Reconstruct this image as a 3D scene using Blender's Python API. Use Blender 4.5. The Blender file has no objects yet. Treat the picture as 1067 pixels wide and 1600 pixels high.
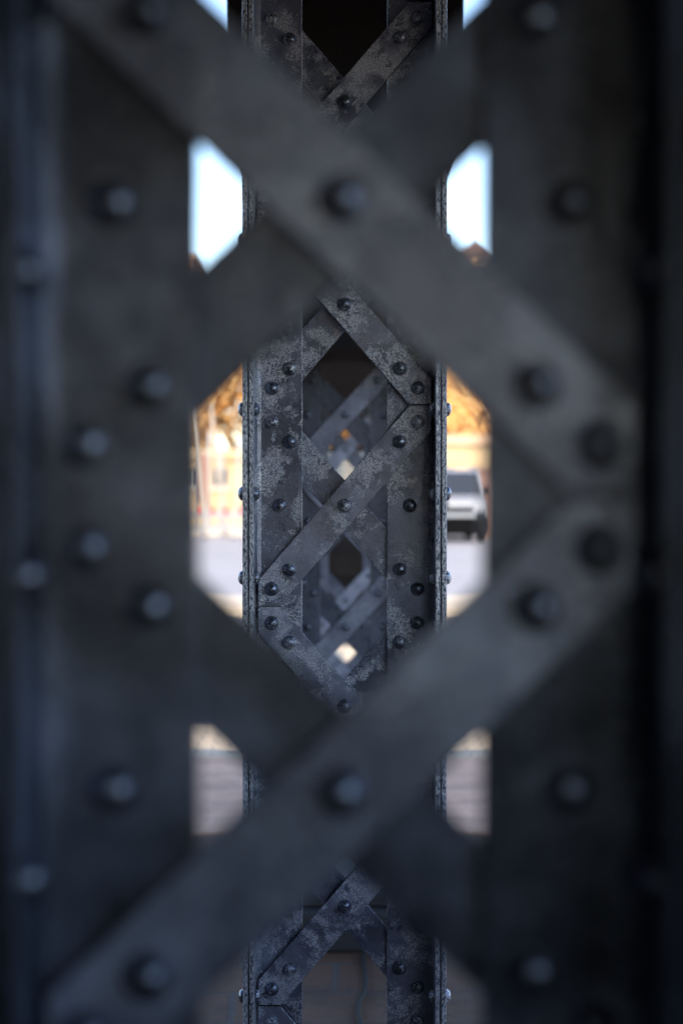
import bpy, bmesh, math, random
from mathutils import Vector, noise
R = math.radians
C = bpy.context.scene.collection
sc = bpy.context.scene

# ------------------------------------------------------------------ camera, sky, sun, exposure
HOR = 760.0; F = 2600.0; EYE = 1.6
cam_d = bpy.data.cameras.new('camera'); cam = bpy.data.objects.new('camera', cam_d); C.objects.link(cam)
cam.location = (0.0035, 0, EYE)
cam.rotation_euler = (R(90) - math.atan((800-HOR)/F), 0, math.atan(7.5/F))
cam_d.sensor_fit = 'VERTICAL'; cam_d.sensor_height = 36; cam_d.sensor_width = 24
cam_d.lens = F/1600*36
cam_d.clip_start = 0.05; cam_d.clip_end = 3000
cam_d.dof.use_dof = True; cam_d.dof.focus_distance = 3.49; cam_d.dof.aperture_fstop = 2.7
sc.camera = cam

SUN_EL, SUN_AZ = R(43), R(176)          # azimuth measured from +Y towards +X
w = bpy.data.worlds.new('World'); sc.world = w; w.use_nodes = True
nt = w.node_tree; nt.nodes.clear()
out = nt.nodes.new('ShaderNodeOutputWorld'); bg = nt.nodes.new('ShaderNodeBackground'); sky = nt.nodes.new('ShaderNodeTexSky')
sky.sky_type = 'NISHITA'; sky.sun_disc = False; sky.sun_elevation = SUN_EL; sky.sun_rotation = SUN_AZ
sky.dust_density = 0.9; sky.air_density = 1.0; sky.ozone_density = 2.0
bg.inputs['Strength'].default_value = 0.15
nt.links.new(sky.outputs[0], bg.inputs[0]); nt.links.new(bg.outputs[0], out.inputs[0])
sd = bpy.data.lights.new('sun', 'SUN'); so = bpy.data.objects.new('sun', sd); C.objects.link(so)
sd.energy = 2.0; sd.angle = R(0.5); sd.color = (1.0, 0.86, 0.68)
S = Vector((math.sin(SUN_AZ)*math.cos(SUN_EL), math.cos(SUN_AZ)*math.cos(SUN_EL), math.sin(SUN_EL)))
so.rotation_euler = S.to_track_quat('Z', 'Y').to_euler(); so.location = (6, -12, 14)
vs = sc.view_settings; vs.view_transform = 'Standard'; vs.look = 'None'; vs.gamma = 1; vs.exposure = 1.85
sc.cycles.use_denoising = True
sc.cycles.max_bounces = 8; sc.cycles.sample_clamp_indirect = 6

# ------------------------------------------------------------------ helpers
def tag(o, label=None, cat=None, group=None, kind=None):
    if label: o['label'] = label
    if cat: o['category'] = cat
    if group: o['group'] = group
    if kind: o['kind'] = kind
    return o
def empty(name, loc=(0, 0, 0), rz=0, **k):
    o = bpy.data.objects.new(name, None); C.objects.link(o); o.location = loc; o.rotation_euler = (0, 0, rz)
    return tag(o, **k)
class MB:
    def __init__(s): s.v = []; s.f = []; s.m = []; s.sm = []
    def add(s, vs_, fs, mi=0, smooth=False):
        b = len(s.v); s.v += [tuple(v) for v in vs_]
        for f in fs: s.f.append([b+i for i in f]); s.m.append(mi); s.sm.append(smooth)
    def box(s, x0, x1, y0, y1, z0, z1, mi=0):
        p = [(x, y, z) for x in (x0, x1) for y in (y0, y1) for z in (z0, z1)]
        s.add(p, [(0, 1, 3, 2), (4, 6, 7, 5), (0, 4, 5, 1), (2, 3, 7, 6), (0, 2, 6, 4), (1, 5, 7, 3)], mi)
    def cyl(s, p0, p1, r0, r1=None, n=10, mi=0, caps=True, smooth=True):
        r1 = r0 if r1 is None else r1
        p0, p1 = Vector(p0), Vector(p1); d = (p1-p0).normalized()
        a = d.orthogonal().normalized(); b = d.cross(a)
        vs_ = []
        for p, r in ((p0, r0), (p1, r1)):
            for i in range(n):
                t = 2*math.pi*i/n; vs_.append(p + a*math.cos(t)*r + b*math.sin(t)*r)
        s.add(vs_, [(i, (i+1) % n, n+(i+1) % n, n+i) for i in range(n)], mi, smooth)
        if caps: s.add(vs_[:n][::-1], [tuple(range(n))], mi); s.add(vs_[n:], [tuple(range(n))], mi)
    def prism(s, poly, y0, y1, mi=0):       # poly in (x, z), extruded along y
        n = len(poly)
        s.add([(x, y0, z) for x, z in poly], [tuple(range(n))], mi)
        s.add([(x, y1, z) for x, z in poly][::-1], [tuple(range(n))], mi)
        s.add([(x, y0, z) for x, z in poly] + [(x, y1, z) for x, z in poly],
              [((i+1) % n, i, n+i, n+(i+1) % n) for i in range(n)], mi)
    def mesh(s, name, mats):
        me = bpy.data.meshes.new(name); me.from_pydata(s.v, [], s.f)
        me.polygons.foreach_set('material_index', s.m); me.polygons.foreach_set('use_smooth', s.sm)
        for m in mats: me.materials.append(m)
        me.update(); return me
    def build(s, name, mats, parent=None, fix=True, **k):
        if not isinstance(mats, (list, tuple)): mats = [mats]
        me = s.mesh(name, mats)
        if fix:
            bm = bmesh.new(); bm.from_mesh(me); bmesh.ops.recalc_face_normals(bm, faces=bm.faces); bm.to_mesh(me); bm.free()
        return link(name, me, parent, **k)
def link(name, me, parent=None, loc=None, **k):
    o = bpy.data.objects.new(name, me); C.objects.link(o)
    if parent: o.parent = parent
    if loc: o.location = loc
    return tag(o, **k)
def bevel(o, width=0.02, seg=2):
    m = o.modifiers.new('bevel', 'BEVEL'); m.width = width; m.segments = seg; m.limit_method = 'ANGLE'; m.angle_limit = R(40)
    return o

# ------------------------------------------------------------------ materials
def nodes(name):
    m = bpy.data.materials.new(name); m.use_nodes = True; t = m.node_tree; t.nodes.clear()
    o = t.nodes.new('ShaderNodeOutputMaterial'); b = t.nodes.new('ShaderNodeBsdfPrincipled'); t.links.new(b.outputs[0], o.inputs[0])
    return m, t, b
def nz(t, vec, scale, detail=4, rough=0.6, dist=0.0):
    n = t.nodes.new('ShaderNodeTexNoise'); n.inputs['Scale'].default_value = scale; n.inputs['Detail'].default_value = detail
    n.inputs['Roughness'].default_value = rough; n.inputs['Distortion'].default_value = dist
    t.links.new(vec, n.inputs['Vector']); return n.outputs['Fac']
def mr(t, v, a, b, c=0.0, d=1.0, smooth=False):
    n = t.nodes.new('ShaderNodeMapRange'); n.inputs[1].default_value = a; n.inputs[2].default_value = b
    n.inputs[3].default_value = c; n.inputs[4].default_value = d
    if smooth: n.interpolation_type = 'SMOOTHSTEP'
    t.links.new(v, n.inputs[0]); return n.outputs[0]
def mth(t, op, a, b):
    n = t.nodes.new('ShaderNodeMath'); n.operation = op
    for i, x in enumerate((a, b)):
        if isinstance(x, (int, float)): n.inputs[i].default_value = x
        else: t.links.new(x, n.inputs[i])
    return n.outputs[0]
def mix(t, fac, a, b):
    n = t.nodes.new('ShaderNodeMix'); n.data_type = 'RGBA'
    t.links.new(fac, n.inputs[0]) if not isinstance(fac, float) else setattr(n.inputs[0], 'default_value', fac)
    for i, x in ((6, a), (7, b)):
        if isinstance(x, tuple): n.inputs[i].default_value = (*x, 1)
        else: t.links.new(x, n.inputs[i])
    return n.outputs[2]
def bump(t, b, h, strength=0.3, dist=0.001):
    n = t.nodes.new('ShaderNodeBump'); n.inputs['Strength'].default_value = strength; n.inputs['Distance'].default_value = dist
    t.links.new(h, n.inputs['Height']); t.links.new(n.outputs[0], b.inputs['Normal'])
def pos(t, sx=1, sy=1, sz=1):
    g = t.nodes.new('ShaderNodeNewGeometry'); mp = t.nodes.new('ShaderNodeMapping')
    mp.inputs['Scale'].default_value = (sx, sy, sz); t.links.new(g.outputs['Position'], mp.inputs['Vector'])
    return mp.outputs[0]

def steel(name, lo, hi, amount=1.0, stretch=1.0, base=(0.115, 0.130, 0.185), metal=0.6, rgh=(0.18, 0.42), vary=1.7):
    """dark painted steel: fine pale speckle where the paint has worn, gathered in larger patches"""
    m, t, b = nodes(name); p = pos(t, 1, 1, stretch)
    oi = t.nodes.new('ShaderNodeObjectInfo'); va = t.nodes.new('ShaderNodeVectorMath'); va.operation = 'ADD'     # each piece weathered on its own
    t.links.new(p, va.inputs[0]); t.links.new(mth(t, 'MULTIPLY', oi.outputs['Random'], 37.0), va.inputs[1]); p = va.outputs[0]
    fine = nz(t, p, 340, 4, 0.72); big = nz(t, p, 12, 4, 0.62, 0.4); mid = nz(t, p, 45, 5, 0.7, 0.3)
    tone = nz(t, p, 7, 3, 0.6)
    patch = mth(t, 'ADD', mth(t, 'MULTIPLY', big, 0.62), mth(t, 'MULTIPLY', mid, 0.38))
    patch = mr(t, patch, lo, hi, 0, 1, True)
    thr = mr(t, patch, 0, 1, 0.68, 0.43)
    spk = mth(t, 'SUBTRACT', fine, thr); spk = mr(t, spk, 0.0, 0.12, 0, amount, True)
    paint = mix(t, mr(t, tone, 0.38, 0.64), base, tuple(min(0.8, c*vary) for c in base))
    paint = mix(t, mr(t, mid, 0.35, 0.65, 0, 0.6), paint, tuple(c*0.75 for c in base))
    col = mix(t, spk, paint, (0.88, 0.89, 0.95))
    rust = mr(t, nz(t, p, 70, 3, 0.6), 0.74, 0.80, 0, 0.8)
    col = mix(t, rust, col, (0.13, 0.045, 0.018))
    t.links.new(col, b.inputs['Base Color'])
    t.links.new(mr(t, spk, 0, 1, metal, 0.35), b.inputs['Metallic'])
    t.links.new(mth(t, 'ADD', mr(t, mth(t, 'ADD', mth(t, 'MULTIPLY', tone, 0.6), mth(t, 'MULTIPLY', mid, 0.4)), 0.36, 0.62, *rgh), mr(t, spk, 0, 1, 0, 0.06)), b.inputs['Roughness'])
    b.inputs['Specular IOR Level'].default_value = 0.65
    h = mth(t, 'ADD', mth(t, 'MULTIPLY', nz(t, p, 160, 4, 0.65), 0.8), mth(t, 'MULTIPLY', spk, -0.35))
    bump(t, b, h, 0.55, 0.0016)
    return m
M = {}
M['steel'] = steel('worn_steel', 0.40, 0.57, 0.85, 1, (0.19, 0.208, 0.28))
M['near'] = steel('near_steel_shaded', 0.50, 0.85, 0.5, 1, (0.062, 0.074, 0.108), vary=3.4)  # flanges and rear bars: shade darkened into the base, sheen into vary
M['near_bar_lit'] = steel('near_bar_steel_lit', 0.44, 0.75, 0.8, 1, (0.165, 0.190, 0.275), vary=3.2)  # front bars: light put into a paler base, sheen into vary
M['bar'] = steel('bar_steel_lit', 0.39, 0.56, 0.85, 1, (0.26, 0.275, 0.36))  # paler base puts light into the front bars; the speckle is wear
M['near_shaded'] = steel('near_shaded_steel', 0.55, 0.80, 0.2, 1, (0.022, 0.026, 0.036))  # shade on the outer strips painted in as a near-black base
M['near_rivet'] = steel('near_rivet_steel', 0.7, 0.9, 0.2, 1, (0.15, 0.172, 0.23), 0.85, (0.15, 0.22))
M['edge'] = steel('worn_steel_edge', 0.28, 0.52, 0.7)
M['strip'] = steel('worn_steel_strip', 0.16, 0.42, 1.0, 0.3)
M['rivet'] = steel('rivet_steel', 0.36, 0.60, 0.9, 1, (0.15, 0.17, 0.225), 0.75, (0.20, 0.32))
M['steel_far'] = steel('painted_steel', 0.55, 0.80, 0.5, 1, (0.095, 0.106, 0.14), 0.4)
M['bar_far_lit'] = steel('painted_bar_steel_lit', 0.50, 0.75, 0.6, 1, (0.19, 0.205, 0.26), 0.4)  # far front bars: light put into a paler base than the rear ones

def rough(name, c1, c2, scale=4, r=0.85, bs=0.3, bd=0.01, spec=0.3, metal=0.0, detail=6):
    m, t, b = nodes(name); p = pos(t)
    f = nz(t, p, scale, detail, 0.6, 0.2); g = nz(t, p, scale*9, 5, 0.65)
    t.links.new(mix(t, mr(t, mth(t, 'ADD', mth(t, 'MULTIPLY', f, .6), mth(t, 'MULTIPLY', g, .4)), 0.35, 0.65), c1, c2), b.inputs['Base Color'])
    b.inputs['Roughness'].default_value = r; b.inputs['Specular IOR Level'].default_value = spec; b.inputs['Metallic'].default_value = metal
    bump(t, b, g, bs, bd); return m
def bricks(name, c1, c2, mortar, bw, bh, msize=0.01, bs=0.5, plane='xy', r=0.85, offset=0.5, stain=0.0, bd=0.008):
    m, t, b = nodes(name); g = t.nodes.new('ShaderNodeNewGeometry')
    sep = t.nodes.new('ShaderNodeSeparateXYZ'); cmb = t.nodes.new('ShaderNodeCombineXYZ'); t.links.new(g.outputs['Position'], sep.inputs[0])
    idx = {'x': 0, 'y': 1, 'z': 2}
    n1 = nz(t, g.outputs['Position'], 1.3, 3); n2 = nz(t, g.outputs['Position'], 14, 5, 0.65)
    for i, a in enumerate(plane):
        t.links.new(mth(t, 'ADD', sep.outputs[idx[a]], mth(t, 'MULTIPLY', mth(t, 'ADD', n1, mth(t, 'MULTIPLY', n2, 0.3)), 0.05)), cmb.inputs[i])
    k = t.nodes.new('ShaderNodeTexBrick'); t.links.new(cmb.outputs[0], k.inputs['Vector'])
    k.offset = offset; k.inputs['Scale'].default_value = 1; k.inputs['Brick Width'].default_value = bw; k.inputs['Row Height'].default_value = bh
    k.inputs['Mortar Size'].default_value = msize; k.inputs['Mortar Smooth'].default_value = 0.3
    k.inputs['Color1'].default_value = (*c1, 1); k.inputs['Color2'].default_value = (*c2, 1); k.inputs['Mortar'].default_value = (*mortar, 1)
    col = mix(t, mr(t, n2, 0.3, 0.7, 0, 0.55), k.outputs['Color'], tuple(c*0.55 for c in c1))
    if stain: col = mix(t, mr(t, nz(t, g.outputs['Position'], 3.0, 5, 0.7), 0.5, 0.62, 0, stain), col, tuple(c*0.35 for c in c1))
    t.links.new(col, b.inputs['Base Color']); b.inputs['Roughness'].default_value = r
    h = mth(t, 'SUBTRACT', mth(t, 'MULTIPLY', n2, 0.5), k.outputs['Fac']); bump(t, b, h, bs, bd)
    return m
M['paving'] = bricks('stone_paving', (0.105, 0.048, 0.025), (0.075, 0.035, 0.018), (0.06, 0.055, 0.055), 0.62, 0.31, 0.012, 0.8, stain=0.6, bd=0.02)
M['landing'] = bricks('landing_stone', (0.62, 0.37, 0.25), (0.50, 0.30, 0.20), (0.12, 0.10, 0.09), 0.9, 0.42, 0.010, 0.8, stain=0.35, bd=0.02)
M['sett'] = bricks('pale_setts', (0.66, 0.52, 0.36), (0.52, 0.40, 0.28), (0.20, 0.16, 0.12), 0.22, 0.14, 0.01, 0.6)
M['asphalt'] = rough('lane_asphalt', (0.055, 0.06, 0.075), (0.09, 0.095, 0.11), 3)
M['road'] = rough('pale_road', (0.24, 0.225, 0.22), (0.31, 0.29, 0.285), 0.6, 0.7)
M['kerb'] = rough('kerb_stone', (0.62, 0.52, 0.40), (0.48, 0.41, 0.33), 5)
M['ground'] = rough('far_ground', (0.20, 0.17, 0.12), (0.28, 0.22, 0.14), 0.3)
M['concrete'] = rough('soffit_concrete', (0.045, 0.047, 0.05), (0.075, 0.075, 0.08), 2)
M['masonry'] = bricks('dark_masonry', (0.10, 0.085, 0.075), (0.07, 0.06, 0.055), (0.04, 0.04, 0.04), 0.6, 0.3, 0.012, 0.6, 'yz')
M['masonry_end'] = bricks('dark_masonry_end', (0.10, 0.085, 0.075), (0.07, 0.06, 0.055), (0.04, 0.04, 0.04), 0.6, 0.3, 0.012, 0.6, 'xz')
M['dark_girder'] = rough('girder_paint', (0.016, 0.016, 0.018), (0.03, 0.025, 0.022), 5, 0.8, spec=0.05)
M['shaded_side'] = rough('shaded_side', (0.030, 0.033, 0.040), (0.055, 0.058, 0.068), 30, 0.9, spec=0.05)  # bar sides painted dark and dull to tone out bright lines of skylight
M['cast'] = rough('cast_base', (0.018, 0.019, 0.022), (0.03, 0.03, 0.034), 9, 0.7)
M['rubber'] = rough('rubber', (0.012, 0.012, 0.013), (0.02, 0.02, 0.02), 9, 0.8)
M['cream'] = rough('cream_render', (0.55, 0.40, 0.22), (0.40, 0.28, 0.15), 0.8)
M['warm'] = rough('warm_render', (0.62, 0.42, 0.26), (0.50, 0.32, 0.20), 0.8)
M['brown'] = rough('brown_stone', (0.38, 0.21, 0.12), (0.27, 0.15, 0.085), 0.8)
M['roof'] = bricks('roof_tiles', (0.17, 0.075, 0.045), (0.11, 0.05, 0.035), (0.05, 0.03, 0.02), 0.3, 0.25, 0.02, 0.5, 'xz')
M['pinkbrick'] = bricks('pink_brick', (0.45, 0.22, 0.15), (0.36, 0.17, 0.12), (0.4, 0.33, 0.28), 0.25, 0.08, 0.01, 0.5, 'xz')
M['white'] = rough('white_paint', (0.42, 0.41, 0.40), (0.36, 0.35, 0.34), 3, 0.5)
M['grey_white'] = rough('weathered_plastic', (0.30, 0.29, 0.28), (0.24, 0.235, 0.23), 5, 0.6)
M['red'] = rough('red_plastic', (0.60, 0.02, 0.03), (0.50, 0.02, 0.02), 5, 0.4)
M['wood'] = rough('pale_wood', (0.50, 0.42, 0.33), (0.38, 0.31, 0.24), 8)
M['bark'] = rough('bark', (0.10, 0.065, 0.045), (0.05, 0.035, 0.025), 12)
M['trim'] = rough('black_trim', (0.003, 0.003, 0.0035), (0.006, 0.006, 0.0065), 6, 0.85, spec=0.03)
M['rim'] = rough('wheel_rim', (0.35, 0.35, 0.36), (0.28, 0.28, 0.29), 6, 0.35, metal=0.8)
def paint(name, c, r=0.25):
    m, t, b = nodes(name); p = pos(t)
    t.links.new(mix(t, mr(t, nz(t, p, 2.5, 5), 0.3, 0.7, 0, 0.5), c, tuple(x*0.75 for x in c)), b.inputs['Base Color'])
    b.inputs['Roughness'].default_value = r; b.inputs['Coat Weight'].default_value = 0.3; return m
M['car_black'] = rough('black_car_paint', (0.003, 0.003, 0.004), (0.005, 0.005, 0.006), 3, 0.9, spec=0.03); M['car_white'] = paint('white_car_paint', (0.29, 0.29, 0.30))
def glass(name, tint, alpha):
    m, t, b = nodes(name); b.inputs['Base Color'].default_value = (*tint, 1); b.inputs['Roughness'].default_value = 0.04
    b.inputs['Transmission Weight'].default_value = alpha; b.inputs['IOR'].default_value = 1.1; return m
M['glass'] = glass('window_glass', (0.55, 0.6, 0.6), 0.9); M['pane'] = glass('dark_pane', (0.03, 0.035, 0.045), 0.0)
def leaf(name, c1, c2, c3):
    m, t, b = nodes(name); p = pos(t)
    col = mix(t, mr(t, nz(t, p, 0.9, 4, 0.7), 0.38, 0.62), c1, c2)
    col = mix(t, mr(t, nz(t, p, 5, 3, 0.6), 0.45, 0.7), col, c3)
    t.links.new(col, b.inputs['Base Color']); b.inputs['Roughness'].default_value = 0.7
    tr = t.nodes.new('ShaderNodeBsdfTranslucent'); t.links.new(col, tr.inputs['Color']); mx = t.nodes.new('ShaderNodeMixShader'); mx.inputs[0].default_value = 0.25
    o = [n for n in t.nodes if n.type == 'OUTPUT_MATERIAL'][0]
    t.links.new(b.outputs[0], mx.inputs[1]); t.links.new(tr.outputs[0], mx.inputs[2]); t.links.new(mx.outputs[0], o.inputs[0])
    return m
M['leaf_orange'] = leaf('autumn_leaf', (0.86, 0.50, 0.16), (0.62, 0.30, 0.08), (0.95, 0.70, 0.32))
M['leaf_brown'] = leaf('brown_leaf', (0.60, 0.32, 0.10), (0.38, 0.18, 0.06), (0.80, 0.48, 0.18))

# ------------------------------------------------------------------ ground, lane, road
g = MB(); g.box(-400, 400, -60, 900, -0.5, -0.03); g.build('ground', M['ground'], kind='structure')
g = MB(); g.box(-60, 60, -120, 7.6, -0.3, 0.0); g.build('pavement', M['paving'], kind='structure')
g = MB(); g.box(-60, 60, 7.63, 9.75, -0.3, 0.006); g.build('landing', M['landing'], kind='structure')
g = MB(); g.box(-60, 60, 9.75, 11.2, -0.3, 0.012); g.build('sett_strip', M['sett'], kind='structure')
g = MB(); g.box(-60, 60, 11.2, 15.3, -0.3, -0.01); g.box(-60, 60, 16.6, 20.2, -0.3, -0.01); g.build('lane', M['asphalt'], kind='structure')
g = MB(); g.box(-60, 60, 15.3, 16.6, -0.3, 0.004); g.build('crossing_strip', M['sett'], kind='structure')
g = MB(); g.box(-60, 60, 20.2, 22.6, -0.3, 0.11); bevel(g.build('kerb', M['kerb'], kind='structure'), 0.02)
g = MB(); g.box(-120, 120, 22.6, 54, -0.3, 0.0); g.build('road', M['road'], kind='structure')
g = MB()
for x in range(-60, 60, 6): g.box(x, x+2.6, 33.0, 33.14, 0.003, 0.008)
g.build('road_marking', M['white'], kind='structure')
g = MB(); g.box(-120, 120, 54, 60, -0.3, 0.13); bevel(g.build('far_pavement', M['kerb'], kind='structure'), 0.02)

# ------------------------------------------------------------------ riveted lattice columns
def clip(poly, a, b, c):            # keep a*x + b*z <= c
    o = []
    for i in range(len(poly)):
        p, q = poly[i], poly[(i+1) % len(poly)]
        dp, dq = a*p[0]+b*p[1]-c, a*q[0]+b*q[1]-c
        if dp <= 0: o.append(p)
        if (dp < 0 < dq) or (dq < 0 < dp):
            t = dp/(dp-dq); o.append((p[0]+(q[0]-p[0])*t, p[1]+(q[1]-p[1])*t))
    return o
def subdiv(poly, step):
    o = []
    for i in range(len(poly)):
        p, q = poly[i], poly[(i+1) % len(poly)]; n = max(1, int(math.hypot(q[0]-p[0], q[1]-p[1])/step))
        o += [(p[0]+(q[0]-p[0])*k/n, p[1]+(q[1]-p[1])*k/n) for k in range(n)]
    return o
def area(p): return sum(p[i][0]*p[(i+1) % len(p)][1]-p[(i+1) % len(p)][0]*p[i][1] for i in range(len(p)))/2
def bar_mesh(x0, z0, x1, z1, width, lim, zlo, zhi, y0, y1, mats, rnd, step=0.02):
    """flat bar between two joints, square-cut where it meets its neighbour, with a worn chamfer and slightly uneven edges"""
    d = Vector((x1-x0, z1-z0)).normalized(); n = Vector((-d.y, d.x))
    a = Vector((x0, z0))-d*0.2; b = Vector((x1, z1))+d*0.2; h = width/2
    P = [tuple(a+n*h), tuple(a-n*h), tuple(b-n*h), tuple(b+n*h)]
    P = clip(P, 1, 0, lim); P = clip(P, -1, 0, lim); P = clip(P, 0, 1, zhi); P = clip(P, 0, -1, -zlo)
    if area(P) < 0: P = P[::-1]
    P = subdiv(P, step); cx = sum(p[0] for p in P)/len(P); cz = sum(p[1] for p in P)/len(P)
    s = rnd.random()*50
    def off(p, i, e, j):
        q, r = P[i-1], P[(i+1) % len(P)]
        tx, tz = r[0]-q[0], r[1]-q[1]; L = math.hypot(tx, tz) or 1
        nx, nz_ = -tz/L, tx/L                       # inward for CCW
        k = e + j*noise.noise(Vector((p[0]*70+s, p[1]*70, s)))
        return (p[0]+nx*k, p[1]+nz_*k)
    outer = [off(p, i, 0.0003, 0.0006) for i, p in enumerate(P)]
    inner = [off(p, i, 0.0016, 0.0007) for i, p in enumerate(P)]
    N = len(P); c = 0.0012
    mb = MB()
    mb.add([(x, y0, z) for x, z in inner], [tuple(range(N))], 0)
    mb.add([(x, y0, z) for x, z in inner]+[(x, y0+c, z) for x, z in outer], [((i+1) % N, i, N+i, N+(i+1) % N) for i in range(N)], 1)
    mb.add([(x, y0+c, z) for x, z in outer]+[(x, y1, z) for x, z in outer], [((i+1) % N, i, N+i, N+(i+1) % N) for i in range(N)], 2)
    mb.add([(x, y1, z) for x, z in outer][::-1], [tuple(range(N))], 0)
    return mb
def extrude(mb, prof, z0, z1, mis, step=0.05, jit=0.0004, seed=0):
    """profile (x, y) drawn up a column in short lifts, wandering slightly as a rolled section does"""
    n = max(2, int((z1-z0)/step)); N = len(prof); V = []
    for k in range(n+1):
        z = z0+(z1-z0)*k/n
        for i, (x, y) in enumerate(prof):
            V.append((x+jit*noise.noise(Vector((z*23+i*3.1, seed, 0))), y+jit*noise.noise(Vector((z*23, seed, i*5.3+9))), z))
    for i in range(N):
        fs = [(k*N+i, k*N+(i+1) % N, (k+1)*N+(i+1) % N, (k+1)*N+i) for k in range(n)]
        mb.add(V, fs, mis[i], False)
    mb.add(V[:N], [tuple(range(N))], 0); mb.add(V[-N:], [tuple(range(N))], 0)

def dome(mb, c, axis, r, h, n=18, rings=6, wob=0.0, seed=0, mi=0):
    ax = Vector(axis); a = ax.orthogonal().normalized(); b = ax.cross(a); c = Vector(c); V = []
    for k in range(rings):
        t = k/rings*math.pi/2
        rr = r*math.cos(t)**0.85; hh = h*math.sin(t)
        for i in range(n):
            u = 2*math.pi*i/n; q = 1+wob*noise.noise(Vector((math.cos(u)*1.5+seed, math.sin(u)*1.5, k*.5)))
            V.append(c+a*math.cos(u)*rr*q+b*math.sin(u)*rr*q+ax*hh)
    V.append(c+ax*h)
    fs = [(k*n+i, k*n+(i+1) % n, (k+1)*n+(i+1) % n, (k+1)*n+i) for k in range(rings-1) for i in range(n)]
    fs += [((rings-1)*n+i, (rings-1)*n+(i+1) % n, rings*n) for i in range(n)]
    mb.add(V, fs, mi, True)
def rivet_mesh(seed, ax, t0, t1, r=0.0143, h=0.0128, mat=None):
    """rivet with a head on each side; ax = axis through the plies, heads at -t0 and +t1"""
    mb = MB(); A = Vector(ax)
    dome(mb, -A*t0, -A, r, h, wob=0.10, seed=seed); dome(mb, A*t1, A, r, h, wob=0.10, seed=seed+7)
    # washer-like flash under the head
    mb.cyl(-A*(t0+0.0004), A*(t1+0.0004), r*1.06, n=18, smooth=False)
    return mb.mesh('rivet', [mat or M['rivet']])
RV = {}
for far in (0, 1, 2):
    mt = (M['rivet'], M['steel_far'], M['near_rivet'])[far]
    RV['lace', far] = [rivet_mesh(s, (0, 1, 0), 0.0135, 0.0235, mat=mt) for s in range(4)]
    RV['mid', far] = [rivet_mesh(s+9, (0, 1, 0), 0.0135, 0.0235, mat=mt) for s in range(3)]
    RV['flange', far] = [rivet_mesh(s+20, (0, 1, 0), 0.0, 0.010, mat=mt) for s in range(3)]
    RV['side', far] = [rivet_mesh(s+40, (1, 0, 0), 0.0126, 0.0126, r=0.0150, h=0.0105, mat=mt) for s in range(3)]

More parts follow.
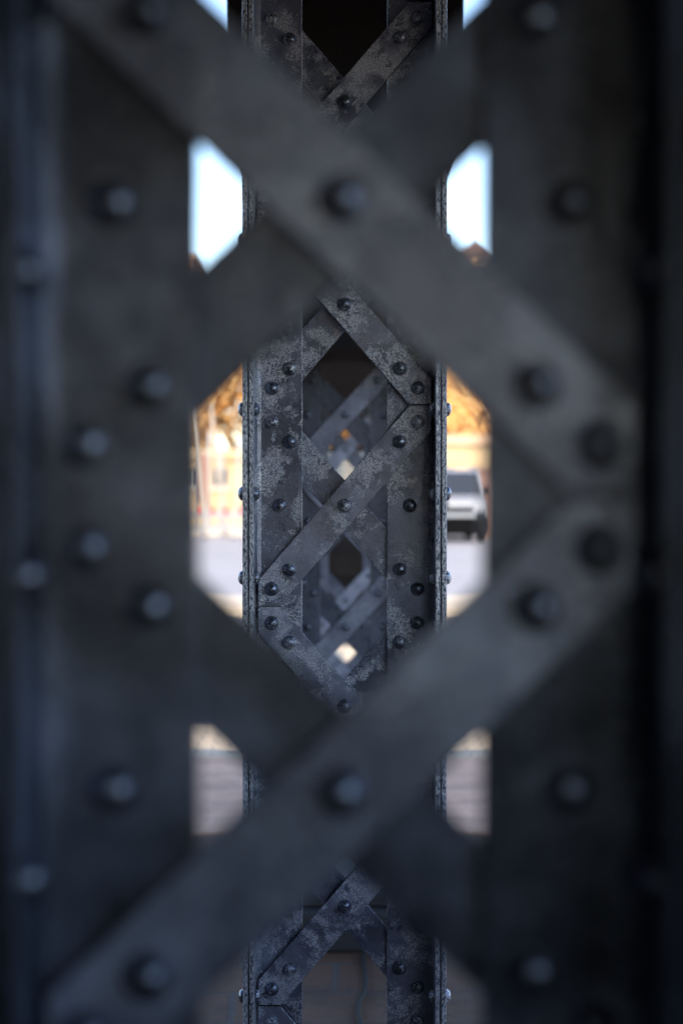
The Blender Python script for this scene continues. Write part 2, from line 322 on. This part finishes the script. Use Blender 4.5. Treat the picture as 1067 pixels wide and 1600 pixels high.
TB = 0.0135
XIN, XF = 0.089, 0.187      # inner edge of the laced flange, inner face of the side leg
def column(y, period, zmid, first_slash, ztop, label, far, zview, bar_w=0.0705, rz=0.0, off=(0.066, 0.031), side_sp=0.175, side_z0=0.0, base=True, zbot=0.0):
    XF, PR = (0.181, 0.072) if y < 2 else (0.187, 0.070)
    rnd = random.Random(int(y*100)); root = empty('lattice_column', (0, y, 0), rz)
    tag(root, label, 'column', 'riveted lattice columns in a row')
    near = y < 2
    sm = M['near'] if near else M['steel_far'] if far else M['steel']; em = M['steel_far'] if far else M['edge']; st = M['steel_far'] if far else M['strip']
    if near: em, st = M['near'], M['near_shaded']
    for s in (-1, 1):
        # angle iron: laced leg at y 0..0.010, outstanding leg towards the viewer at x XF..XF+0.011
        c = 0.0015
        XI = 0.0850 if near else XIN
        prof = [(XI, c), (XI+c, 0), (XF-0.012, 0), (XF-0.0035, -0.0025), (XF, -0.012), (XF, -PR+c), (XF+c, -PR), (XF+0.0105-c, -PR), (XF+0.0105, -PR+c), (XF+0.0105, 0.010), (XI+c, 0.010), (XI, 0.010-c)]
        mis = [1, 0, 0, 0, 0, 1, 2, 1, 0, 0, 1, 1]
        prof = [(s*x, yy) for x, yy in prof]
        mb = MB(); extrude(mb, prof, zbot, ztop, mis, seed=rnd.random()*9, jit=0.0007); mb.build('flange_angle', [sm, em, st], root)
        # side plate behind it, full depth
        a, b = XF+0.0125, XF+0.0235
        prof = [(a, -PR+c), (a+c, -PR), (b-c, -PR), (b, -PR+c), (b, 0.16), (a, 0.16)]; prof = [(s*x, yy) for x, yy in prof]
        mb = MB(); extrude(mb, prof, zbot, ztop, [1, 2, 1, 0, 0, 0], seed=rnd.random()*9, jit=0.0008); mb.build('side_plate', [sm, em, st], root)
        # packing strip between them
        mb = MB(); mb.box(*sorted((s*(XF+0.0106), s*(XF+0.0124))), -PR+0.004, 0.009, zbot, ztop); mb.build('packing_strip', M['trim'], root)
    k0 = math.floor((zbot-zmid)/period); k1 = math.ceil((ztop-zmid)/period)
    rest = MB(); oz1, oz2 = off
    def rivet(kind, x, yy, z):
        if z < zbot+0.03 or z > ztop-0.02: return
        if zview[0] <= z <= zview[1]:
            me = rnd.choice(RV[kind, 2 if near else far]); link('rivet', me, root, (x, yy, z))
        else:
            ax = (1, 0, 0) if kind == 'side' else (0, 1, 0); e = 0.0126 if kind == 'side' else (0.010 if kind != 'flange' else 0)
            A = Vector(ax); dome(rest, Vector((x, yy, z))-A*e, -A, 0.0143, 0.011, 10, 3); 
    for k in range(k0, k1+1):
        zm = zmid+k*period; slash = first_slash if k % 2 == 0 else not first_slash
        dz = (period/2-oz1)/0.1155*0.3                       # rise over 0.3 m at the slope through the rivets
        for front, sl in ((True, slash), (False, not slash)):
            q = 1 if sl else -1
            lo, hi = max(zm-period/2+0.0012, zbot), min(zm+period/2-0.0012, ztop)
            if hi-lo < 0.03: continue
            y0, y1 = (-TB, -0.0002) if front else (0.0102, 0.0102+TB)
            mb = bar_mesh(-0.3, zm-q*dz, 0.3, zm+q*dz, bar_w, XF-0.0055, lo, hi, y0, y1, None, rnd)
            mb.build('lacing_bar', [(M['near_bar_lit'] if near else M['bar_far_lit'] if far else M['bar']) if front else sm, em, M['shaded_side']], root)
        rivet('mid', 0, 0, zm)
        for s in (-1, 1):
            rivet('flange', s*0.137, 0, zm)
            # at the joint the front bars end on one side, the rear bars on the other
            for u in (-1, 1):
                z = zm+u*(period/2-oz1); z2 = zm+u*(period/2-oz2)
                fr = ((s*u > 0) == slash)
                rivet('lace' if fr else 'flange', s*0.1155, 0, z); rivet('lace' if fr else 'flange', s*0.153, 0, z2)
    z = side_z0
    while z < ztop:
        if z > zbot+0.05:
            for s in (-1, 1): rivet('side', s*(XF+0.0115), -PR*0.56, z)
        z += side_sp
    if rest.v: tag(rest.build('rivet', M['rivet'], root, fix=False), kind='stuff')
    if base:
        mb = MB(); mb.box(-0.34, 0.34, -0.32, 0.36, 0.0, 0.14); mb.box(-0.29, 0.29, -0.26, 0.3, 0.141, 0.19)
        bevel(mb.build('base_plate', M['cast'], root), 0.012)
        mb = MB()
        for sx in (-1, 1):
            for sy in (-0.22, 0.26): mb.cyl((sx*0.26, sy, 0.18), (sx*0.26, sy, 0.235), 0.022, n=6, smooth=False)
        mb.build('anchor_bolt', M['cast'], root)
    return root
def zz(py, d): return EYE+(HOR-py)*d/F
TOP = 3.58
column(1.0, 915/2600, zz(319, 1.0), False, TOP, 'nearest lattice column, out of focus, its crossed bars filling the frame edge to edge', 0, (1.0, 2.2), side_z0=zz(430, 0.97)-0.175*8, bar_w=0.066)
column(3.5, 313/743, zz(790, 3.5), True, TOP, 'sharply focused lattice column with pale speckled wear, seen through the nearest one', 0, (0.3, 2.8),
       off=(57/743, 26.5/743), side_z0=zz(640, 3.47)-0.175*8)
GB = 2.04
column(6.0, 0.383, zz(648, 6), True, GB, 'slightly blurred lattice column seen through the diamond openings of the focused one', 1, (0.2, 2.0), off=(0.069, 0.032), side_z0=0.1)
column(8.5, 0.383, zz(937, 8.5), True, GB, 'most blurred and farthest lattice column, last of the row, tiny in the diamond openings', 1, (0.2, 2.0), off=(0.069, 0.032), side_z0=0.1)

# plate girder carried by the far columns
gr = empty('plate_girder', (0, 5.35, GB), label='dark riveted plate girder lying on the farther lattice columns', cat='girder')
mb = MB(); mb.box(-0.13, 0.13, 0.003, 6.9, 0.04, 1.54); mb.build('web', M['dark_girder'], gr)
mb = MB(); mb.box(-0.22, 0.22, -0.05, 6.95, 0.003, 0.038); mb.build('flange', M['dark_girder'], gr)
mb = MB(); mb.box(-0.22, 0.22, -0.05, 6.95, 1.542, 1.58); mb.build('flange', M['dark_girder'], gr)
for k in range(8):
    for s in (-1, 1):
        mb = MB(); mb.box(*sorted((s*0.131, s*0.21)), 0.02+k*0.98, 0.035+k*0.98, 0.04, 1.54); mb.build('stiffener', M['dark_girder'], gr)
mb = MB(); dome(mb, (0, 0, 0), (0, -1, 0), 0.014, 0.01, 10, 3); grm = mb.mesh('rivet', [M['dark_girder']])
for i in range(9):
    for s in (-1, 1): link('rivet', grm, gr, (s*0.105, 0.0025 if i < 4 else -0.0005, 0.12+i*0.165))

for s in (-1, 1):
    mb = MB(); mb.box(*sorted((s*0.186, s*0.219)), 6.6, 6.75, -GB+0.02, 0.0); mb.build('post', M['dark_girder'], gr)
mb = MB(); mb.box(-0.38, 0.38, 0.0, 3.8, 0.72, 1.536); mb.build('casing', M['dark_girder'], gr)

# unseen deck and dark walls, added to block and shape light on the columns
dk = empty('shade_deck', (0, -6, TOP), label='unseen dark deck added overhead to shade the nearest columns', cat='deck')
mb = MB(); mb.box(-3.2, 1.95, 0.8, 11.9, 0.003, 0.32); mb.build('slab', M['concrete'], dk)
for x in (-1.5, 1.1):
    mb = MB(); mb.box(x-0.15, x+0.15, 0.9, 11.7, -0.45, 0.0); mb.build('beam', M['concrete'], dk)

WY = -4.0; OX0, OX1, OZ0, OZ1 = -0.5, 0.38, 1.6, 2.15
mb = MB(); mb.box(-2.4, -2.0, WY+0.4, 3.0, 0, TOP); tag(mb.build('blocker_wall', M['masonry']), 'unseen closed dark wall added on the left to block side light', 'wall', kind='thing')
WX = 1.6; ops = [(-2.8, 0.42, 1.5, 2.55), (0.72, 2.9, 1.15, 2.8)]  # added wall; openings let side light onto the two nearest columns
mb = MB(); yy = WY+0.4
for y0, y1, z0, z1 in ops:
    mb.box(WX, WX+0.3, yy, y0, 0, TOP); mb.box(WX, WX+0.3, y0, y1, 0, z0); mb.box(WX, WX+0.3, y0, y1, z1, TOP); yy = y1
mb.box(WX, WX+0.3, yy, 3.0, 0, TOP); tag(mb.build('blocker_wall', M['masonry']), 'unseen dark wall added on the right, its two openings shaping light on the columns', 'wall', kind='thing')
mb = MB(); mb.box(-2.4, OX0, WY, WY+0.4, 0, TOP); mb.box(OX1, 1.9, WY, WY+0.4, 0, TOP); mb.box(OX0, OX1, WY, WY+0.4, 0, OZ0); mb.box(OX0, OX1, WY, WY+0.4, OZ1, TOP)
tag(mb.build('blocker_end_wall', M['masonry_end']), 'unseen dark wall added behind the viewer, its one opening shaping frontal light', 'wall', kind='thing')

# cable across the paving
def tube(mb, pts, r, n=8, mi=0):
    for a, b in zip(pts, pts[1:]): mb.cyl(a, b, r, n=n, mi=mi, caps=True)
mb = MB(); pts = []
for i in range(60):
    t = i/59; yy = 4.3+1.35*t; pts.append((0.055+0.014*math.sin(t*9)+0.02*noise.noise(Vector((t*5, 0, 0))), yy, 0.011))
tube(mb, pts, 0.008); tag(mb.build('cable', M['rubber']), 'thin black cable lying on the stone paving below the focused column', 'cable')

# ------------------------------------------------------------------ vehicles
def wheel(par, x, y, r, wd):
    wt = MB(); wt.cyl((x-wd/2, y, r), (x+wd/2, y, r), r, n=26); o = bevel(wt.build('wheel', M['rubber'], par), 0.03)
    s = 1 if x > 0 else -1
    rm = MB(); rm.cyl((x+s*(wd/2-0.02), y, r), (x+s*(wd/2+0.006), y, r), r*0.62, r*0.55, n=20); rm.build('rim', M['rim'], o)
def van(name, loc, rz, W, L, H, body, label, cat, gl='glass', gz=(0.68, 0.90), bz=0.2):
    """local: front at -y, centre at origin; full height cabin with windows all round"""
    t = empty(name, loc, rz, label=label, cat=cat)
    hw = W/2; fl = 0.38; belt = H*0.64
    def ring(prof, inset):  # side profile list (y, z)
        return [(-(hw-inset(z)), y, z) for y, z in prof] + [((hw-inset(z)), y, z) for y, z in prof]
    ins = lambda z: 0.03 + max(0, z-belt)*0.16
    low = [(-L/2+0.04, fl), (-L/2, fl+0.25), (-L/2+0.05, belt*0.86), (-L/2+0.85, belt), (L/2-0.03, belt), (L/2, fl+0.2), (L/2-0.05, fl)]
    def solid(mb, prof):
        n = len(prof); V = ring(prof, ins)
        mb.add(V, [tuple(range(n)), tuple(range(2*n-1, n-1, -1))]+[(i, (i+1) % n, n+(i+1) % n, n+i) for i in range(n)])
    mb = MB(); solid(mb, low); bevel(mb.build('body', body, t), 0.07, 3)
    # roof and pillars
    ys, ye = -L/2+1.35, L/2-0.22
    mb = MB(); solid(mb, [(ys, H-0.09), (ys+0.25, H), (ye-0.15, H), (ye, H-0.10)]); bevel(mb.build('roof', body, t), 0.04, 3)
    for s in (-1, 1):
        for (ya, yb) in ((-L/2+0.85, ys+0.02), (-0.1, 0.0), (0.9, 0.95), (L/2-0.04, ye)):
            zt = H-0.06; xb, xt = s*(hw-ins(belt)-0.03), s*(hw-ins(zt)-0.03)
            mb = MB(); mb.cyl((xb, ya, belt-0.03), (xt, yb, zt), 0.055, n=6, smooth=False); mb.build('pillar', body, t)
    def pane(nm, P, mat):
        m_ = MB(); n = Vector(P[1])-Vector(P[0]); n = n.cross(Vector(P[2])-Vector(P[0])).normalized()*0.006
        V = [Vector(p) for p in P]; m_.add(V+[v+n for v in V], [(0, 1, 2, 3), (7, 6, 5, 4), (0, 4, 5, 1), (1, 5, 6, 2), (2, 6, 7, 3), (3, 7, 4, 0)])
        m_.build(nm, mat, t)
    xb, xt = hw-0.09, hw-ins(H)-0.06
    pane('windscreen', [(-xb, -L/2+0.88, belt), (xb, -L/2+0.88, belt), (xt, ys+0.0, H-0.08), (-xt, ys+0.0, H-0.08)], M[gl])
    pane('rear_window', [(-xb, L/2-0.06, belt), (xb, L/2-0.06, belt), (xt, ye-0.02, H-0.08), (-xt, ye-0.02, H-0.08)], M[gl])
    for s in (-1, 1):
        xs = s*(hw-ins(belt)-0.02); xu = s*(hw-ins(H)-0.02)
        pane('side_window', [(xs, -L/2+0.95, belt), (xs, L/2-0.15, belt), (xu, ye-0.1, H-0.09), (xu, ys+0.1, H-0.09)], M[gl])
        mb = MB(); mb.box(*sorted((s*(hw-0.42), s*(hw-0.1))), -L/2-0.015, -L/2+0.06, fl+0.36, fl+0.52); bevel(mb.build('headlight', M['pane'], t), 0.02)
        mb = MB(); mb.box(*sorted((s*(hw-0.16), s*(hw-0.03))), L/2-0.05, L/2+0.015, fl+0.35, belt-0.08); bevel(mb.build('tail_light', M['red'], t), 0.015)
        mb = MB(); mb.box(*sorted((s*(hw+0.0), s*(hw+0.18))), -L/2+1.05, -L/2+1.13, belt+0.02, belt+0.24); bevel(mb.build('wing_mirror', M['trim'], t), 0.02)
    mb = MB(); mb.box(-hw+0.5, hw-0.5, -L/2-0.02, -L/2+0.05, *gz); mb.build('grille', M['trim'], t)
    mb = MB(); mb.box(-hw+0.02, hw-0.02, -L/2-0.07, -L/2+0.1, fl-0.14, fl+bz); bevel(mb.build('bumper', M['trim'], t), 0.04)
    mb = MB(); mb.box(-hw+0.02, hw-0.02, L/2-0.1, L/2+0.07, fl-0.10, fl+0.15); bevel(mb.build('bumper', M['trim'], t), 0.04)
    mb = MB(); mb.box(-hw+0.25, hw-0.25, -L/2+0.2, L/2-0.2, 0.2, fl+0.05); mb.build('underbody', M['trim'], t)
    for s in (-1, 1):
        for yy in (-L/2+0.85, L/2-0.85): wheel(t, s*(hw-0.13), yy, 0.34, 0.22)
    return t
van('dark_van', (0.0, 19.4, -0.008), 0, 1.86, 4.6, 2.06, M['car_black'], 'black van standing at the far end of the column row, seen through the lattice openings', 'van')
van('white_van', (2.98, 49.5, 0.0), R(4), 2.0, 4.6, 2.1, M['car_white'], 'white van with black bumper parked across the road, right of the focused column', 'van', 'pane', (0.86, 1.02), 0.36)
van('silver_car', (7.2, 51.0, 0.0), R(85), 1.9, 4.3, 1.65, M['car_white'], 'low pale car parked side-on beyond the white van', 'car')

# ------------------------------------------------------------------ barriers
def barrier(x, y, rz, i):
    t = empty('road_barrier', (x, y, 0), rz, label='white road barrier with red reflectors across the road, left of the focused column', cat='barrier', group='road barriers beside the far pavement')
    mb = MB(); mb.box(-0.43, 0.43, -0.02, 0.02, 0.62, 0.84); mb.build('board', M['grey_white'], t)
    mb = MB(); mb.box(-0.43, 0.43, -0.02, 0.02, 0.22, 0.44); mb.build('board', M['grey_white'], t)
    for s in (-1, 1):
        mb = MB(); mb.box(s*0.38-0.02, s*0.38+0.02, -0.035, -0.021, 0.05, 0.9); mb.build('post', M['white'], t)
        mb = MB(); mb.box(s*0.38-0.03, s*0.38+0.03, -0.22, 0.22, 0.0, 0.05); mb.build('foot', M['rubber'], t)
        mb = MB(); mb.cyl((s*0.21, -0.07, 0.86), (s*0.21, 0.07, 0.86), 0.085, n=14); mb.build('reflector', M['red'], t)
for i in range(9): barrier(-9.3+i*0.90, 51.2+0.05*math.sin(i*2), 0.02*math.sin(i), i)

# ------------------------------------------------------------------ buildings
def building(name, x0, x1, y0, y1, h, wall, roofh, wins, label, roofmat=None, over=0.3, ridge='x', cat='building'):
    t = empty(name, ((x0+x1)/2, y0, 0), label=label, cat=cat); W = (x1-x0)/2; D = y1-y0
    nx, nzz, ww, wh, zs, zp = wins
    mb = MB()
    # front wall with real openings: strips between the windows
    cols = [(-W+(2*W)*(i+0.5)/nx) for i in range(nx)] if nx else []
    rows = [zs+zp*j for j in range(nzz)]
    z = 0
    for zr in rows:
        mb.box(-W, W, 0, 0.35, z, zr)
        xl = -W
        for cx in cols: mb.box(xl, cx-ww/2, 0, 0.35, zr, zr+wh); xl = cx+ww/2
        mb.box(xl, W, 0, 0.35, zr, zr+wh); z = zr+wh
    mb.box(-W, W, 0, 0.35, z, h)
    mb.box(-W, -W+0.35, 0.352, D, 0, h); mb.box(W-0.35, W, 0.352, D, 0, h); mb.box(-W+0.352, W-0.352, D-0.35, D, 0, h)
    mb.build('wall', wall, t)
    for zr in rows:
        for cx in cols:
            f = MB()
            for a in ((cx-ww/2, cx-ww/2+0.07, zr, zr+wh), (cx+ww/2-0.07, cx+ww/2, zr, zr+wh), (cx-ww/2+0.07, cx+ww/2-0.07, zr, zr+0.07), (cx-ww/2+0.07, cx+ww/2-0.07, zr+wh-0.07, zr+wh), (cx-0.03, cx+0.03, zr+0.07, zr+wh-0.07)):
                f.box(a[0], a[1], 0.12, 0.18, a[2], a[3])
            wo = f.build('window', M['white'], t)
            p = MB(); p.box(cx-ww/2+0.01, cx+ww/2-0.01, 0.19, 0.2, zr+0.01, zr+wh-0.01); p.build('pane', M['pane'], wo)
            s = MB(); s.box(cx-ww/2-0.08, cx+ww/2+0.08, -0.1, 0.05, zr-0.1, zr-0.002); s.build('sill', M['kerb'], wo)
    mb = MB()
    if roofh > 0:
        if ridge == 'x':
            P = [(-over, h+0.002), (D+over, h+0.002), (D/2, h+roofh)]
            V = [(-W-over, y, z) for y, z in P]+[(W+over, y, z) for y, z in P]
        else:
            P = [(-W-over, h+0.002), (W+over, h+0.002), (0, h+roofh)]
            V = [(x, -over, z) for x, z in P]+[(x, D+over, z) for x, z in P]
        mb.add(V, [(0, 1, 2), (5, 4, 3), (0, 3, 4, 1), (1, 4, 5, 2), (2, 5, 3, 0)])
    else: mb.box(-W-0.15, W+0.15, -0.15, D+0.15, h+0.002, h+0.35)
    mb.build('roof', roofmat or M['roof'], t)
    return t
building('pavilion', -11.5, -1.6, 57.5, 62, 2.55, M['cream'], 0, (9, 1, 0.6, 0.7, 1.55, 3), 'long low cream pavilion behind the barriers on the left', M['cream'])
building('stone_house', -26, -7.7, 82, 95, 12.7, M['brown'], 0, (7, 4, 1.1, 1.7, 1.4, 2.9), 'brown stone house behind the left trees, its top corner against the sky', M['brown'])
building('town_house', -5.5, 4.0, 96, 106, 8.0, M['warm'], 2.4, (5, 2, 1.1, 1.7, 1.4, 3), 'warm rendered house far behind the column row')
ch = building('gabled_hall', 6.2, 9.2, 100, 116, 15.0, M['brown'], 1.3, (2, 3, 0.7, 1.8, 2.0, 3.8), 'tall narrow brown gabled hall rising above the trees on the right', ridge='y', over=0.25)
mb = MB(); mb.cyl((0, 0, 16.4), (0, 0, 17.6), 0.05, n=6); mb.box(-0.3, 0.3, -0.04, 0.04, 17.1, 17.2); mb.build('finial', M['bark'], ch)
tw = building('turret', 8.02, 8.62, 98.6, 99.5, 14.6, M['warm'], 0.8, (1, 3, 0.2, 0.8, 4.0, 3.6), 'slim sunlit orange turret in front of the gabled hall', ridge='y', over=0.05)
building('corner_house', 9.8, 22, 90, 104, 10.6, M['cream'], 2.6, (5, 3, 1.1, 1.7, 1.4, 3), 'cream house with tiled roof at far right, beyond the gabled hall')
building('shop_row', 1.6, 13, 60, 66, 3.1, M['cream'], 0, (9, 1, 0.7, 1.2, 1.1, 3), 'low cream shop row behind the white van', M['warm'])
mb = MB(); mb.box(4.20, 4.62, 51.6, 52.0, 0, 2.05); mb.box(4.14, 4.68, 51.54, 52.06, 2.051, 2.18)
tag(mb.build('brick_pillar', M['pinkbrick']), 'pinkish brick gate pillar beside the white van', 'pillar')

# ------------------------------------------------------------------ leaning poles and post
for (xa, xb, yy, hh, lb) in ((-4.95, -4.45, 52.6, 4.35, 'thicker pale wooden pole leaning left in front of the autumn trees'), (-4.35, -3.75, 52.9, 4.3, 'thinner pale pole leaning beside the thicker one')):
    mb = MB(); mb.cyl((xb, yy, 0), (xa, yy, hh), 0.09, 0.06, n=8); tag(mb.build('leaning_pole', M['wood']), lb, 'pole')
for x, yy, hh, lb in ((-4.62, 55.2, 3.3, 'tallest of the three slim pale posts before the cream pavilion'), (-4.15, 55.0, 2.7, 'shortest of the three slim pale posts before the cream pavilion'), (-3.62, 55.3, 3.0, 'rightmost of the three slim pale posts before the cream pavilion')):
    mb = MB(); mb.cyl((x, yy, 0.13), (x+0.05, yy, hh), 0.06, 0.05, n=8); mb.cyl((x+0.05, yy, hh), (x+0.05, yy, hh+0.1), 0.09, 0.02, n=8)
    tag(mb.build('slim_post', M['white'], group=None), lb, 'post')
bn = empty('banner_stand', (-4.80, 54.6, 0.13), label='faded red banner hanging on a thin stand at the left edge of the opening', cat='banner')
mb = MB(); mb.cyl((-0.2, 0, 0), (-0.2, 0, 2.6), 0.03, n=8); mb.cyl((-0.2, 0, 2.56), (0.25, 0, 2.56), 0.02, n=8); mb.build('stand', M['rim'], bn)
mb = MB()
for k in range(8): mb.box(-0.17+k*0.05, -0.12+k*0.05, -0.01+0.02*math.sin(k*1.3), 0.01+0.02*math.sin(k*1.3), 0.9, 2.53)
mb.build('cloth', M['pinkbrick'], bn)
lp = empty('street_lamp', (-5.02, 50.9, 0), label='thin grey street lamp post at the left edge of the opening', cat='street lamp')
mb = MB(); mb.cyl((0, 0, 0), (0, 0, 3.9), 0.05, 0.035, n=8); mb.build('post', M['rim'], lp)
mb = MB(); mb.cyl((0, 0, 3.9), (0, 0, 4.15), 0.05, 0.14, n=10); mb.cyl((0, 0, 4.15), (0, 0, 4.25), 0.16, 0.03, n=10); mb.build('lamp_head', M['white'], lp)

# ------------------------------------------------------------------ trees
def tree(x, y, h, cr, seed, leafm, label, trunk_h=2.2, n=5200, lsize=0.20, group='autumn trees beyond the road'):
    rnd = random.Random(seed); t = empty('autumn_tree', (x, y, 0), label=label, cat='tree', group=group)
    mb = MB(); clumps = []
    def limb(p, d, L, r, dep):
        q = p+d*L; mb.cyl(p, q, r, r*0.62, n=7, caps=False)
        if dep == 0: clumps.append(q); return
        for _ in range(3 if dep > 1 else 2):
            nd = (d+Vector((rnd.uniform(-1, 1), rnd.uniform(-1, 1), rnd.uniform(-0.25, 0.7)))*0.75).normalized()
            limb(q, nd, L*rnd.uniform(0.62, 0.85), r*0.6, dep-1)
            if rnd.random() < 0.5: clumps.append(q)
    limb(Vector((0, 0, 0)), Vector((rnd.uniform(-.05, .05), 0, 1)).normalized(), trunk_h, 0.20, 0)
    top = clumps.pop(0)
    for _ in range(5):
        a = rnd.uniform(0, 6.28); d = Vector((math.cos(a)*0.7, math.sin(a)*0.7, rnd.uniform(0.5, 1.3))).normalized()
        limb(top, d, (h-trunk_h)*0.30, 0.11, 3)
    mb.build('trunk', M['bark'], t, fix=False)
    cx = Vector((0, 0, trunk_h+(h-trunk_h)*0.5))
    for _ in range(24):
        v = Vector((rnd.gauss(0, 1), rnd.gauss(0, 1), rnd.gauss(0, 1))).normalized()*rnd.uniform(0.5, 1)
        clumps.append(cx+Vector((v.x*cr, v.y*cr, v.z*(h-trunk_h)*0.5)))
    lv = MB(); per = n//len(clumps)
    for c in clumps:
        rr = rnd.uniform(0.35, 0.85)*cr*0.42
        for _ in range(int(per*rnd.uniform(0.5, 1.4))):
            p = c+Vector((rnd.gauss(0, 1), rnd.gauss(0, 1), rnd.gauss(0, 0.8)))*rr*0.6
            a = Vector((rnd.gauss(0, 1), rnd.gauss(0, 1), rnd.gauss(0, 1))).normalized(); b = a.orthogonal().normalized()
            s = lsize*rnd.uniform(0.5, 1.2)
            lv.add([p-a*s, p+b*s*0.5, p+a*s, p-b*s*0.5], [(0, 1, 2, 3)])
    lv.build('crown', leafm, t, fix=False)
    return t
TR = [(5.95, 74, 12.4, 1.1, 'leaf_orange', 'tall slim orange tree against the sky, right of the focused column near the gabled hall'),
      (-3.9, 64, 8.8, 2.9, 'leaf_orange', 'bright orange tree just left of the focused column, above the pavilion'),
      (-7.0, 69, 7.2, 2.8, 'leaf_orange', 'low orange tree behind the leaning poles'),
      (-1.2, 66, 7.4, 2.6, 'leaf_brown', 'brownish tree behind the left half of the focused column'),
      (1.6, 70, 7.6, 2.8, 'leaf_orange', 'orange tree glimpsed between the lattice bars'),
      (4.9, 67, 8.3, 2.6, 'leaf_orange', 'bright orange tree right of the focused column, above the white van'),
      (7.6, 74, 9.0, 2.8, 'leaf_brown', 'brownish tree beyond the brick pillar'),
      (11.5, 72, 9.5, 3.2, 'leaf_orange', 'orange tree at far right before the cream house'),
      (-11.5, 70, 9.0, 3.2, 'leaf_orange', 'orange tree at far left before the brown stone house')]
for i, (x, y, h, cr, lm, lb) in enumerate(TR): tree(x, y, h, cr, 11+i, M[lm], lb)
